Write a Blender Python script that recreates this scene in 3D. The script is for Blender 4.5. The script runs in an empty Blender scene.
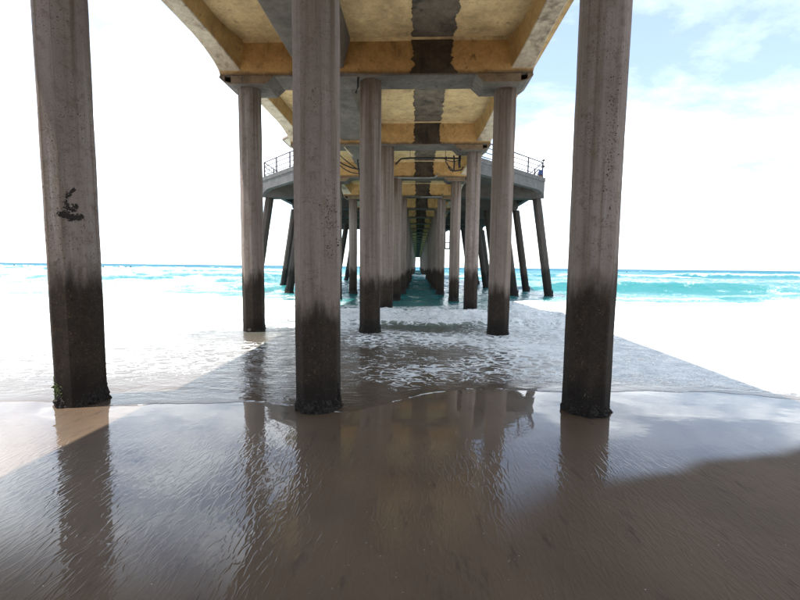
import bpy, bmesh, math, random
import numpy as np
from mathutils import Vector, Matrix, noise as mnoise
random.seed(7)
SC = bpy.context.scene
COL = SC.collection

# ------------------------------------------------------------------ camera
F = 400.0                                   # focal length in pixels of an 800 px wide frame
cam_d = bpy.data.cameras.new('camera')
cam_d.sensor_width = 36.0
cam_d.lens = F / 800.0 * 36.0
cam_d.clip_start = 0.05
cam_d.clip_end = 40000.0
cam = bpy.data.objects.new('camera', cam_d)
COL.objects.link(cam)
Yc = Vector((17, 33, F)).normalized()       # the pier's direction seen by the camera (right, up, forward)
Zc = Yc.cross(Vector((1, -0.0108, 0))).normalized()
if Zc.y < 0:
    Zc = -Zc
Xc = Yc.cross(Zc)
if Xc.x < 0:
    Xc = -Xc
M3 = Matrix(((Xc.x, Xc.y, -Xc.z), (Yc.x, Yc.y, -Yc.z), (Zc.x, Zc.y, -Zc.z)))
cam.matrix_world = Matrix.Translation((0, 0, 1.82)) @ M3.to_4x4()
SC.camera = cam

# ------------------------------------------------------------------ sun, sky, exposure
SUN = Vector((-0.27, -0.045, 1.0)).normalized()
sun_el = math.asin(SUN.z)
sun_rot = math.atan2(SUN.x, SUN.y)
sl = bpy.data.lights.new('sun', 'SUN')
sl.energy = 4.6
sl.angle = math.radians(0.53)
sl.color = (1.0, 0.95, 0.88)
so = bpy.data.objects.new('sun', sl)
COL.objects.link(so)
so.rotation_euler = (-SUN).to_track_quat('-Z', 'Y').to_euler()
so.location = (0, 0, 60)

W = bpy.data.worlds.new('World')
SC.world = W
W.use_nodes = True
wt = W.node_tree
wt.nodes.clear()
def wn(t, **k):
    n = wt.nodes.new(t)
    for a, b in k.items():
        setattr(n, a, b)
    return n
wout = wn('ShaderNodeOutputWorld')
sky = wn('ShaderNodeTexSky', sky_type='NISHITA', sun_disc=False, sun_elevation=sun_el, sun_rotation=sun_rot,
         air_density=1.0, dust_density=0.7, ozone_density=1.0)
bg1 = wn('ShaderNodeBackground')
bg1.inputs[1].default_value = 0.10
wt.links.new(sky.outputs[0], bg1.inputs[0])
bg2 = wn('ShaderNodeBackground')
bg2.inputs[0].default_value = (0.88, 0.94, 1.0, 1)
bg2.inputs[1].default_value = 1.1
tc = wn('ShaderNodeTexCoord')
sep = wn('ShaderNodeSeparateXYZ')
wt.links.new(tc.outputs['Generated'], sep.inputs[0])
def wm(op, a, b=None, clamp=False):
    n = wn('ShaderNodeMath', operation=op, use_clamp=clamp)
    for i, v in enumerate((a, b)):
        if v is None:
            continue
        if isinstance(v, (int, float)):
            n.inputs[i].default_value = v
        else:
            wt.links.new(v, n.inputs[i])
    return n.outputs[0]
dz = wm('ADD', wm('MAXIMUM', sep.outputs[2], 0.0), 0.22)
cmb = wn('ShaderNodeCombineXYZ')
wt.links.new(wm('DIVIDE', sep.outputs[0], dz), cmb.inputs[0])
wt.links.new(wm('MULTIPLY', wm('DIVIDE', sep.outputs[1], dz), 1.5), cmb.inputs[1])
cmb.inputs[2].default_value = 121.3
cn = wn('ShaderNodeTexNoise')
cn.inputs['Scale'].default_value = 1.15
cn.inputs['Detail'].default_value = 9.0
cn.inputs['Roughness'].default_value = 0.62
cn.inputs['Distortion'].default_value = 0.12
wt.links.new(cmb.outputs[0], cn.inputs['Vector'])
cr = wn('ShaderNodeValToRGB')
cr.color_ramp.elements[0].position = 0.37
cr.color_ramp.elements[0].color = (0.10, 0.10, 0.10, 1)
cr.color_ramp.elements[1].position = 0.575
cr.color_ramp.elements[1].color = (0.97, 0.97, 0.97, 1)
el = cr.color_ramp.elements.new(0.455)
el.color = (0.24, 0.24, 0.24, 1)
wt.links.new(cn.outputs[0], cr.inputs[0])
mx = wn('ShaderNodeMixShader')
wt.links.new(cr.outputs[0], mx.inputs[0])
wt.links.new(bg1.outputs[0], mx.inputs[1])
wt.links.new(bg2.outputs[0], mx.inputs[2])
wt.links.new(mx.outputs[0], wout.inputs[0])

vs = SC.view_settings
vs.view_transform = 'Standard'
vs.look = 'None'
vs.gamma = 1.0
vs.use_curve_mapping = False
vs.exposure = 1.48
SC.render.engine = 'CYCLES'
SC.cycles.use_denoising = True
SC.cycles.max_bounces = 8
SC.cycles.diffuse_bounces = 5
SC.cycles.caustics_reflective = False
SC.cycles.caustics_refractive = False
SC.cycles.sample_clamp_indirect = 6.0

# ------------------------------------------------------------------ material helpers
class NT:
    def __init__(s, name):
        s.m = bpy.data.materials.new(name)
        s.m.use_nodes = True
        s.t = s.m.node_tree
        s.b = s.t.nodes['Principled BSDF']
    def n(s, t, **k):
        n = s.t.nodes.new(t)
        for a, b in k.items():
            setattr(n, a, b)
        return n
    def l(s, a, b):
        s.t.links.new(a, b)
    def put(s, sock, v):
        if hasattr(v, 'is_output'):
            s.l(v, sock)
        elif isinstance(v, tuple) and len(v) == 3 and sock.type == 'RGBA':
            sock.default_value = (*v, 1)
        else:
            sock.default_value = v
    def math(s, op, a, b=None, c=None, clamp=False):
        n = s.n('ShaderNodeMath', operation=op, use_clamp=clamp)
        for i, v in enumerate((a, b, c)):
            if v is not None:
                s.put(n.inputs[i], v)
        return n.outputs[0]
    def ramp(s, x, a, b, lo=0.0, hi=1.0):
        n = s.n('ShaderNodeMapRange', interpolation_type='SMOOTHSTEP')
        s.put(n.inputs[0], x)
        for i, v in enumerate((a, b, lo, hi)):
            s.put(n.inputs[i + 1], v)
        return n.outputs[0]
    def mix(s, f, a, b):
        n = s.n('ShaderNodeMix', data_type='RGBA')
        s.put(n.inputs[0], f)
        s.put(n.inputs[6], a)
        s.put(n.inputs[7], b)
        return n.outputs[2]
    def noise(s, vec, scale, detail=4.0, rough=0.55, dist=0.0):
        n = s.n('ShaderNodeTexNoise')
        if vec is not None:
            s.l(vec, n.inputs['Vector'])
        s.put(n.inputs['Scale'], scale)
        n.inputs['Detail'].default_value = detail
        n.inputs['Roughness'].default_value = rough
        n.inputs['Distortion'].default_value = dist
        return n.outputs[0]
    def mapping(s, vec, scale=(1, 1, 1), loc=(0, 0, 0), rot=(0, 0, 0)):
        n = s.n('ShaderNodeMapping')
        s.l(vec, n.inputs[0])
        n.inputs['Location'].default_value = loc
        n.inputs['Rotation'].default_value = rot
        n.inputs['Scale'].default_value = scale
        return n.outputs[0]
    def pos(s):
        return s.n('ShaderNodeNewGeometry').outputs['Position']
    def xyz(s, v):
        n = s.n('ShaderNodeSeparateXYZ')
        s.l(v, n.inputs[0])
        return n.outputs
    def objvec(s):
        tc = s.n('ShaderNodeTexCoord').outputs['Object']
        oi = s.n('ShaderNodeObjectInfo').outputs['Random']
        add = s.n('ShaderNodeVectorMath', operation='ADD')
        s.l(tc, add.inputs[0])
        k = s.n('ShaderNodeCombineXYZ')
        r = s.math('MULTIPLY', oi, 53.0)
        for i in range(3):
            s.l(r, k.inputs[i])
        s.l(k.outputs[0], add.inputs[1])
        return add.outputs[0]
    def attr(s, name):
        return s.n('ShaderNodeAttribute', attribute_name=name).outputs['Fac']
    def bump(s, h, strength, dist, normal=None):
        n = s.n('ShaderNodeBump')
        s.put(n.inputs['Height'], h)
        s.put(n.inputs['Strength'], strength)
        n.inputs['Distance'].default_value = dist
        if normal is not None:
            s.l(normal, n.inputs['Normal'])
        return n.outputs[0]
    def set(s, **k):
        for a, v in k.items():
            s.put(s.b.inputs[a.replace('_', ' ')], v)
        return s.m

def concrete(name, c1, c2, stain, rough=0.8, sscale=0.9, sthr=(0.52, 0.72), world=False, edge=None):
    t = NT(name)
    v = t.pos() if world else t.objvec()
    big = t.noise(v, sscale, 5, 0.6, 0.4)
    fine = t.noise(v, 14, 6, 0.65)
    streak = t.noise(t.mapping(v, (5.5, 5.5, 0.55)), 1.0, 5, 0.6)
    spots = t.noise(v, 5.0, 3, 0.6, 0.3)
    med = t.noise(v, 3.3, 6, 0.68, 0.5)
    drip = t.noise(t.mapping(v, (16, 16, 0.9)), 1.0, 4, 0.6)
    col = t.mix(t.ramp(big, 0.3, 0.7), c1, c2)
    col = t.mix(t.ramp(med, 0.40, 0.72, 0, 0.55), col, tuple(c * 0.55 for c in c2))
    col = t.mix(t.ramp(med, 0.42, 0.24, 0, 0.5), col, tuple(min(1, c * 1.35) for c in c1))
    col = t.mix(t.ramp(fine, 0.40, 0.72, 0, 0.5), col, tuple(c * 0.5 for c in c1))
    f = t.math('MULTIPLY', t.ramp(big, sthr[0], sthr[1]), t.ramp(streak, 0.35, 0.65))
    f = t.math('MAXIMUM', f, t.ramp(spots, 0.62, 0.74, 0, 0.8))
    f = t.math('MAXIMUM', f, t.math('MULTIPLY', t.ramp(drip, 0.58, 0.72, 0, 0.5), t.ramp(med, 0.42, 0.6)))
    if edge:                                  # drip stains along a lower arris (object z range)
        z = t.xyz(t.n('ShaderNodeTexCoord').outputs['Object'])[2]
        zz = t.math('ADD', z, t.math('MULTIPLY', t.math('SUBTRACT', t.noise(v, 3.2, 5, 0.7), 0.5), -edge[2]))
        f = t.math('MAXIMUM', f, t.ramp(zz, edge[0], edge[1], 0.85, 0.0))
    col = t.mix(f, col, stain)
    t.set(Base_Color=col, Roughness=rough, Specular_IOR_Level=0.3,
          Normal=t.bump(t.math('ADD', fine, t.math('MULTIPLY', big, 1.5)), 0.6, 0.008))
    return t.m

M = {}
M['slab'] = concrete('weathered ochre soffit', (0.58, 0.425, 0.215), (0.48, 0.335, 0.155), (0.19, 0.14, 0.08), sscale=0.75)
M['beam_face'] = concrete('ochre beam face', (0.54, 0.345, 0.145), (0.46, 0.28, 0.105), (0.11, 0.07, 0.038), sscale=0.8, edge=(6.60, 6.72, 0.22))
M['girder'] = concrete('buff girder concrete', (0.46, 0.30, 0.115), (0.36, 0.225, 0.08), (0.14, 0.10, 0.06), sscale=0.9)
M['girder_foot'] = concrete('worn pale girder foot', (0.50, 0.44, 0.33), (0.44, 0.36, 0.25), (0.14, 0.105, 0.075), sscale=1.2, sthr=(0.48, 0.66))
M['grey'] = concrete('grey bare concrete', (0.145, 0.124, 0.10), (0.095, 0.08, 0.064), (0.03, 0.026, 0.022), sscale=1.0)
M['dark_strip'] = concrete('dark damp closure concrete', (0.150, 0.118, 0.082), (0.085, 0.066, 0.046), (0.035, 0.028, 0.022), sscale=1.6, sthr=(0.45, 0.6))
M['damp'] = concrete('dark brown damp concrete', (0.085, 0.062, 0.040), (0.048, 0.036, 0.025), (0.022, 0.017, 0.013), sscale=1.6, sthr=(0.45, 0.6))
M['util'] = concrete('dark grey utility beam', (0.145, 0.125, 0.10), (0.085, 0.074, 0.06), (0.045, 0.04, 0.035), sscale=1.2)
M['block'] = concrete('brown stained bearing block', (0.22, 0.155, 0.095), (0.15, 0.105, 0.065), (0.06, 0.045, 0.035), sscale=2.0)
M['fascia'] = concrete('pale grey platform fascia', (0.115, 0.110, 0.107), (0.09, 0.086, 0.083), (0.045, 0.042, 0.04), sscale=1.2)
M['under'] = concrete('dark underside concrete', (0.085, 0.078, 0.068), (0.062, 0.056, 0.05), (0.03, 0.026, 0.022))  # darker concrete tone for the platform slabs and beams
M['deck'] = concrete('grey deck paving', (0.36, 0.35, 0.33), (0.30, 0.29, 0.28), (0.2, 0.19, 0.18))

def pile_mat(name='tide stained pile concrete', k=1.0):
    t = NT(name)
    v = t.objvec()
    p = t.pos()
    z = t.xyz(p)[2]
    big = t.noise(t.mapping(v, (1.6, 1.6, 0.45)), 1.0, 4, 0.55)
    streak = t.noise(t.mapping(v, (13, 13, 0.30)), 1.0, 6, 0.62)
    fine = t.noise(v, 30, 6, 0.7)
    pit = t.noise(v, 60, 2, 0.5)
    blot = t.noise(v, 8.0, 5, 0.7, 0.3)
    lift = t.noise(t.mapping(v, (0.35, 0.35, 2.2)), 1.0, 2, 0.5)
    col = t.mix(t.ramp(big, 0.32, 0.68), (0.235, 0.196, 0.175), (0.170, 0.136, 0.116))
    col = t.mix(t.ramp(streak, 0.46, 0.68, 0, 0.75), col, (0.115, 0.085, 0.062))
    col = t.mix(t.ramp(blot, 0.48, 0.68, 0, 0.62), col, (0.125, 0.094, 0.07))
    col = t.mix(t.math('MULTIPLY', t.ramp(pit, 0.60, 0.68, 0, 0.8), t.ramp(t.noise(v, 1.7, 3, 0.6), 0.42, 0.62, 0.12, 1.0)), col, (0.035, 0.028, 0.024))
    col = t.mix(t.ramp(streak, 0.42, 0.30, 0, 0.30), col, (0.38, 0.35, 0.33))
    col = t.mix(t.math('MULTIPLY', t.ramp(t.math('ABSOLUTE', t.math('SUBTRACT', lift, 0.5)), 0.0, 0.004, 0.5, 0), t.ramp(blot, 0.45, 0.6)), col, (0.08, 0.062, 0.05))
    tone = t.n('ShaderNodeObjectInfo').outputs['Random']
    col = t.mix(t.ramp(tone, 0.0, 1.0, 0.0, 0.35), col, (0.15, 0.115, 0.088))
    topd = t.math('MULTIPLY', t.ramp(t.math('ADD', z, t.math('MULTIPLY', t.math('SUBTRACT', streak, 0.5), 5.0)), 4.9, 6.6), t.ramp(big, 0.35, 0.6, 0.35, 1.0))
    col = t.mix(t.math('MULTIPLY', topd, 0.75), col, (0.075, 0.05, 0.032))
    # damp dark zone below high-water mark, ragged upper edge
    jig = t.math('ADD', t.math('MULTIPLY', t.math('SUBTRACT', t.noise(t.mapping(v, (4.0, 4.0, 1.0)), 1.0, 5, 0.6), 0.5), 1.1),
                 t.math('MULTIPLY', t.math('SUBTRACT', fine, 0.5), 0.25))
    zz = t.math('ADD', t.math('ADD', z, jig), t.math('MULTIPLY', t.math('SUBTRACT', tone, 0.5), 0.45))
    wet = t.ramp(zz, 1.22, 1.72, 1.0, 0.0)
    wcol = t.mix(t.ramp(fine, 0.4, 0.68), (0.024, 0.0170, 0.0118), (0.011, 0.0082, 0.0062))
    wcol = t.mix(t.ramp(blot, 0.5, 0.66, 0, 0.5), wcol, (0.045, 0.030, 0.018))
    col = t.mix(t.math('MULTIPLY', wet, 0.95), col, wcol)
    low = t.ramp(t.math('ADD', z, t.math('MULTIPLY', jig, 0.5)), 0.12, 0.62, 0.8, 0.0)
    col = t.mix(low, col, (0.009, 0.0075, 0.0065))
    barn = t.math('MULTIPLY', t.math('MULTIPLY', t.ramp(pit, 0.30, 0.36, 1, 0), wet), t.ramp(blot, 0.45, 0.6))
    col = t.mix(t.math('MULTIPLY', barn, 0.6), col, (0.18, 0.155, 0.12))
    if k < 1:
        col = t.mix(1 - k, col, (0.02, 0.018, 0.017))  # mixes shade into the pile colour
    h = t.math('ADD', t.math('MULTIPLY', fine, 0.7), t.math('MULTIPLY', t.ramp(pit, 0.6, 0.7), -0.8))
    t.set(Base_Color=col, Roughness=0.86, Specular_IOR_Level=0.14,
          Normal=t.bump(h, 0.7, 0.012))
    return t.m
M['pile'] = pile_mat()
M['raked'] = pile_mat('shade darkened raked pile concrete', 0.25)  # pile concrete with the shade under the platform painted into its colour

def crust_mat():
    t = NT('black mussel crust')
    v = t.objvec()
    a = t.noise(v, 30, 4, 0.7)
    g = t.noise(v, 3.0, 3, 0.6)
    vo = t.n('ShaderNodeTexVoronoi')
    t.l(v, vo.inputs['Vector'])
    vo.inputs['Scale'].default_value = 38
    col = t.mix(t.ramp(a, 0.4, 0.7), (0.010, 0.0085, 0.0075), (0.038, 0.030, 0.024))
    col = t.mix(t.ramp(g, 0.72, 0.78, 0, 0.7), col, (0.05, 0.075, 0.018))
    t.set(Base_Color=col, Roughness=0.8, Specular_IOR_Level=0.25, Normal=t.bump(t.math('ADD', vo.outputs['Distance'], a), 1.0, 0.02))
    return t.m
M['crust'] = crust_mat()

def plain(name, c, rough=0.6, metal=0.0, var=0.25, scale=8.0):
    t = NT(name)
    v = t.objvec()
    n = t.noise(v, scale, 4, 0.6)
    t.set(Base_Color=t.mix(t.ramp(n, 0.35, 0.7), c, tuple(x * (1 - var) for x in c)), Roughness=rough, Metallic=metal,
          Normal=t.bump(n, 0.2, 0.003))
    return t.m
M['black_void'] = plain('dark spalled concrete', (0.022, 0.017, 0.014), 0.9, 0, 0.5, 40)
M['algae'] = plain('green algae', (0.055, 0.075, 0.016), 0.8, 0, 0.5, 40)
M['rail'] = plain('painted steel rail', (0.05, 0.04, 0.055), 0.6, 0.0)
M['pipe_dark'] = plain('dark utility pipe', (0.022, 0.020, 0.018), 0.7)
M['pipe_pale'] = plain('pale conduit', (0.22, 0.22, 0.205), 0.5)
M['cream'] = plain('cream stucco', (0.66, 0.60, 0.48), 0.8)
M['kroof'] = plain('brown roof edge', (0.24, 0.17, 0.13), 0.7)
M['glass'] = plain('dark window glass', (0.05, 0.07, 0.08), 0.1)
M['blue'] = plain('blue painted box', (0.012, 0.035, 0.12), 0.6)
M['orange'] = plain('orange base', (0.22, 0.08, 0.04), 0.6)
M['neoprene'] = plain('black wetsuit', (0.02, 0.02, 0.024), 0.6)
M['board'] = plain('pale surfboard', (0.62, 0.60, 0.55), 0.35)

# ------------------------------------------------------------------ object helpers
def obj(name, mesh, mats, parent=None, loc=None, smooth=False):
    if isinstance(mesh, bmesh.types.BMesh):
        me = bpy.data.meshes.new(name)
        mesh.to_mesh(me)
        mesh.free()
    else:
        me = mesh
    if mats is not None and len(me.materials) == 0:
        for m in (mats if isinstance(mats, (list, tuple)) else [mats]):
            me.materials.append(M[m] if isinstance(m, str) else m)
    if smooth:
        me.polygons.foreach_set('use_smooth', [True] * len(me.polygons))
    o = bpy.data.objects.new(name, me)
    COL.objects.link(o)
    if parent:
        o.parent = parent
    if loc is not None:
        o.location = loc
    return o
def empty(name, loc=(0, 0, 0), parent=None):
    o = bpy.data.objects.new(name, None)
    o.empty_display_size = 0.2
    COL.objects.link(o)
    o.location = loc
    if parent:
        o.parent = parent
    return o
def tag(o, label, cat=None, group=None, kind=None):
    o['label'] = label
    if cat: o['category'] = cat
    if group: o['group'] = group
    if kind: o['kind'] = kind
    return o
def box(bm, x0, x1, y0, y1, z0, z1, bev=0.0, mi=0):
    r = bmesh.ops.create_cube(bm, size=1.0)
    vs_ = r['verts']
    for v in vs_:
        v.co = Vector(((x0 + x1) / 2 + v.co.x * (x1 - x0), (y0 + y1) / 2 + v.co.y * (y1 - y0), (z0 + z1) / 2 + v.co.z * (z1 - z0)))
    fs = set(f for v in vs_ for f in v.link_faces)
    for f in fs:
        f.material_index = mi
    if bev:
        es = set(e for v in vs_ for e in v.link_edges)
        bmesh.ops.bevel(bm, geom=list(es), offset=bev, segments=1, affect='EDGES')
    return vs_
def tube(bm, pts, r, seg=8, r2=None, cap=True):
    pts = [Vector(p) for p in pts]
    rings = []
    n = len(pts)
    for i, p in enumerate(pts):
        d = (pts[min(i + 1, n - 1)] - pts[max(i - 1, 0)]).normalized()
        up = Vector((0, 0, 1)) if abs(d.z) < 0.9 else Vector((1, 0, 0))
        a = d.cross(up).normalized()
        b = d.cross(a).normalized()
        rr = r if r2 is None else r + (r2 - r) * i / (n - 1)
        rings.append([bm.verts.new(p + a * math.cos(t) * rr + b * math.sin(t) * rr) for t in (2 * math.pi * k / seg for k in range(seg))])
    for i in range(n - 1):
        for k in range(seg):
            bm.faces.new((rings[i][k], rings[i][(k + 1) % seg], rings[i + 1][(k + 1) % seg], rings[i + 1][k]))
    if cap:
        bm.faces.new(rings[0][::-1])
        bm.faces.new(rings[-1])
def prism(bm, poly, axis, a0, a1, mi=0):
    """extrude a 2-D outline along an axis: axis 'y' -> outline is (x,z); 'z' -> (x,y)"""
    def P(u, w, a):
        return (u, a, w) if axis == 'y' else ((u, w, a) if axis == 'z' else (a, u, w))
    A = [bm.verts.new(P(u, w, a0)) for u, w in poly]
    B = [bm.verts.new(P(u, w, a1)) for u, w in poly]
    n = len(poly)
    fs = [bm.faces.new(A), bm.faces.new(B[::-1])]
    for i in range(n):
        fs.append(bm.faces.new((A[i], B[i], B[(i + 1) % n], A[(i + 1) % n])))
    for f in fs:
        f.material_index = mi
    return fs
def fixn(bm):
    bmesh.ops.recalc_face_normals(bm, faces=bm.faces[:])

# ------------------------------------------------------------------ numeric noise
def vnoise(x, y, seed=0):
    xi = np.floor(x).astype(np.int64); yi = np.floor(y).astype(np.int64)
    xf = x - xi; yf = y - yi
    def h(a, b):
        n = (a * 374761393 + b * 668265263 + seed * 974634777) & 0x7fffffff
        n = ((n ^ (n >> 13)) * 1274126177) & 0x7fffffff
        return ((n ^ (n >> 16)) & 0xffff) / 65535.0
    u = xf * xf * (3 - 2 * xf); v = yf * yf * (3 - 2 * yf)
    return (h(xi, yi) * (1 - u) + h(xi + 1, yi) * u) * (1 - v) + (h(xi, yi + 1) * (1 - u) + h(xi + 1, yi + 1) * u) * v
def fbm(x, y, o=4, seed=0):
    s = 0; a = 0.5; t = 0
    for k in range(o):
        s = s + a * vnoise(x, y, seed + k * 17); t += a
        x = x * 2.03 + 11.3; y = y * 2.03 - 7.1; a *= 0.52
    return s / t
def sst(x, a, b):
    t = np.clip((x - a) / (b - a), 0, 1)
    return t * t * (3 - 2 * t)

# ------------------------------------------------------------------ sand (setting)
EX = np.array([-400, -40, -12, -7, -5.2, -4.06, -3.55, -2.84, -2.17, -1.49, -0.86, -0.46, 0.1, 0.68, 1.2, 1.57, 2.16, 2.91, 3.6, 4.33, 5.0, 5.45, 7, 10, 16, 40, 400.])
EY = np.array([5.4, 5.4, 5.0, 4.7, 4.95, 4.90, 4.82, 5.0, 5.06, 4.98, 4.78, 5.1, 5.55, 5.93, 5.97, 5.95, 5.93, 5.99, 6.08, 6.13, 6.0, 5.8, 5.3, 5.6, 5.2, 5.5, 5.5])
def edge(x):
    return np.interp(x, EX, EY) + 0.26 * (fbm(x * 1.5, x * 0 + 3.3, 5, 5) - 0.5)
def sand_z(x, y):
    z = np.where(y < 5, (5 - y) * 0.008, -(y - 5) * 0.02)
    near = np.exp(-np.clip(np.abs(x) - 9, 0, None)) * np.exp(-np.clip(0.5 - y, 0, None)) * np.exp(-np.clip(y - 7, 0, None))
    z = z + near * 0.012 * (fbm(x * 0.7, y * 0.5, 3, 31) - 0.5)
    for px in (-4.46, -1.26, 2.22):            # scour hollows round the front piles
        z = z - 0.02 * np.exp(-(np.hypot(x - px, y - 5.05) / 0.5) ** 2)
    return z
FX = np.array([-400, -10, -4.5, -2.6, -1.75, -1.31, -0.7, -0.09, 0.51, 1.11, 1.59, 2.05, 2.76, 3.58, 4.17, 5.5, 9, 400.])
FY = np.array([2.2, 2.2, 2.2, 2.25, 2.2, 2.1, 2.1, 2.3, 2.7, 3.10, 3.28, 3.45, 3.82, 4.02, 4.25, 4.6, 4.4, 4.4])
def spaced(lo, hi, near_lo, near_hi, step, grow):
    a = list(np.arange(near_lo, near_hi, step))
    s = step; x = a[-1]
    while x < hi:
        s *= grow; x += s; a.append(min(x, hi))
    s = step; x = a[0]; b = []
    while x > lo:
        s *= grow; x -= s; b.append(max(x, lo))
    return np.array(b[::-1] + a)
def grid_mesh(name, X, Y, Z, attrs):
    nr, nc = X.shape
    me = bpy.data.meshes.new(name)
    co = np.stack([X, Y, Z], -1).reshape(-1, 3).astype(np.float32)
    idx = np.arange(nr * nc).reshape(nr, nc)
    f = np.stack([idx[:-1, :-1], idx[:-1, 1:], idx[1:, 1:], idx[1:, :-1]], -1).reshape(-1, 4)
    me.vertices.add(len(co)); me.vertices.foreach_set('co', co.ravel())
    me.loops.add(f.size); me.loops.foreach_set('vertex_index', f.ravel().astype(np.int32))
    me.polygons.add(len(f)); me.polygons.foreach_set('loop_start', np.arange(0, f.size, 4, dtype=np.int32))
    me.polygons.foreach_set('use_smooth', np.ones(len(f), dtype=bool))
    for k, v in attrs.items():
        a = me.attributes.new(k, 'FLOAT', 'POINT')
        a.data.foreach_set('value', v.ravel().astype(np.float32))
    me.update(calc_edges=True)
    return me
gx = spaced(-500, 500, -9, 9, 0.06, 1.12)
gy = spaced(-120, 70, 0.8, 8, 0.05, 1.12)
X, Y = np.meshgrid(gx, gy)
Z = sand_z(X, Y)
yb = np.interp(X, FX, FY)
fw = np.interp(X, [-1, 0.5, 2.0], [0.55, 0.45, 0.13])
film = sst((Y - yb + 0.35 * (fbm(X * 0.9, Y * 0.9, 3, 9) - 0.5)) / fw, -0.8, 1.0)
sand_me = grid_mesh('sand', X, Y, Z, {'film': film})

def sand_mat():
    t = NT('wet beach sand')
    p = t.pos()
    x, y, z = t.xyz(p)
    film = t.attr('film')
    warp = t.noise(p, 1.4, 3, 0.5)
    # backwash streaks run with the pier, crossed into a rhomboid net
    def net(rz, sx, sy, sc):
        v = t.mapping(p, (sx, sy, 1), (0, 0, 0), (0, 0, rz))
        return t.noise(v, sc, 1.5, 0.5, 0.6)
    a = net(math.radians(20), 18, 4.6, 1.0)
    b = net(math.radians(-22), 17, 4.9, 1.0)
    ridge = t.math('ABSOLUTE', t.math('SUBTRACT', a, b))
    ridge = t.ramp(ridge, 0.0, 0.14, 1, 0)
    fine = t.noise(p, 160, 3, 0.7)
    gran = t.noise(p, 420, 2, 0.6)
    grav = t.noise(t.mapping(p, (9, 2.2, 1), (3, 0, 0), (0, 0, 0.25)), 1.0, 4, 0.65)
    speck = t.noise(p, 60, 1, 0.4)
    col = t.mix(t.ramp(warp, 0.3, 0.7), (0.098, 0.067, 0.044), (0.078, 0.054, 0.036))
    col = t.mix(t.ramp(gran, 0.35, 0.7, 0, 0.35), col, (0.050, 0.033, 0.022))
    col = t.mix(t.ramp(grav, 0.56, 0.72, 0, 0.55), col, (0.030, 0.022, 0.018))
    col = t.mix(t.ramp(speck, 0.80, 0.83, 0, 0.7), col, (0.5, 0.47, 0.42))
    # ripple net strongest in a band nearer the viewer than the swash
    band = t.math('MULTIPLY', t.ramp(y, 4.6, 3.5, 0.03, 1.0), t.ramp(t.noise(p, 0.8, 2, 0.5), 0.30, 0.55, 0.35, 1.0))
    hh = t.math('ADD', t.math('MULTIPLY', ridge, 0.55), t.math('MULTIPLY', t.math('ADD', a, b), 0.6))
    n1 = t.bump(hh, t.math('MULTIPLY', band, 0.6), 0.007)
    nc = t.bump(hh, band, 0.0010)
    n2 = t.bump(t.math('ADD', fine, gran), t.math('SUBTRACT', 0.5, t.math('MULTIPLY', film, 0.42)), 0.003, n1)
    swell = t.bump(t.noise(t.mapping(p, (3, 5, 1)), 1.0, 3, 0.5), 0.10, 0.01, nc)
    t.set(Base_Color=col, Roughness=t.math('SUBTRACT', 0.70, t.math('MULTIPLY', film, 0.15)), Specular_IOR_Level=0.12, Normal=n2,
          Coat_Weight=t.math('MULTIPLY', film, 1.0), Coat_Roughness=0.02, Coat_IOR=1.6, Coat_Normal=swell)
    return t.m
sand = obj('sand', sand_me, sand_mat())
tag(sand, 'brown wet beach sand with backwash ripples under the pier', kind='structure')

# ------------------------------------------------------------------ sea (setting)
ts = [0.0]
while ts[-1] < 12000:
    t_ = ts[-1]
    ts.append(t_ + min(0.012 + 0.05 * min(t_, 0.6) + 0.00042 * (t_ + 4) ** 1.72, 500))
T = np.array(ts)
U = np.linspace(-1, 1, 760)
U = 0.75 * U + 0.25 * U ** 3
Tg, Ug = np.meshgrid(T, U, indexing='ij')
X = Ug * (1.55 * (Tg + 5) + 9)
Y = edge(X) + Tg
cx = -1.14
def ridge_wave(x, y, y0, slope, amp, wf, wb, x0, x1, soft, seed, wob=1.0):
    yc = y0 + slope * x + wob * 4 * (fbm(x * 0.03, x * 0 + seed, 3, seed) - 0.5)
    d = y - yc
    prof = np.where(d < 0, np.exp(-(d / wf) ** 2), np.exp(-(d / wb) ** 2))
    m = sst(x, x0 - soft, x0 + soft) * (1 - sst(x, x1 - soft, x1 + soft))
    return amp * prof * m * (0.75 + 0.5 * fbm(x * 0.08, y * 0, 3, seed + 3)), d
base = np.interp(Tg, [0, 0.02, 0.12, 0.5, 3, 6, 7, 15, 20, 30, 1e5], [-0.003, 0.003, 0.005, 0.006, 0.02, 0.04, 0.04, 0.0, -0.08, -0.1, -0.1])
SZ = sand_z(X, Y)
Z = np.where(Tg < 0.5, SZ + base, SZ + base + (Tg - 0.5) * 0.02)
wgt = sst(Tg, 0.5, 3.0)
Z = Z * (1 - wgt) + np.maximum(base, SZ + 0.01) * wgt
amp_r = np.interp(Tg, [0, 0.3, 1.5, 5, 20, 60, 400], [0.0, 0.004, 0.012, 0.03, 0.16, 0.34, 0.5])
Z = Z + amp_r * (fbm(X * 1.1, Y * 1.7, 4, 3) - 0.5) + np.interp(Tg, [0, 8, 30, 200], [0, 0, 0.35, 0.8]) * (fbm(X * 0.09, Y * 0.30, 4, 8) - 0.5)
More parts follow.
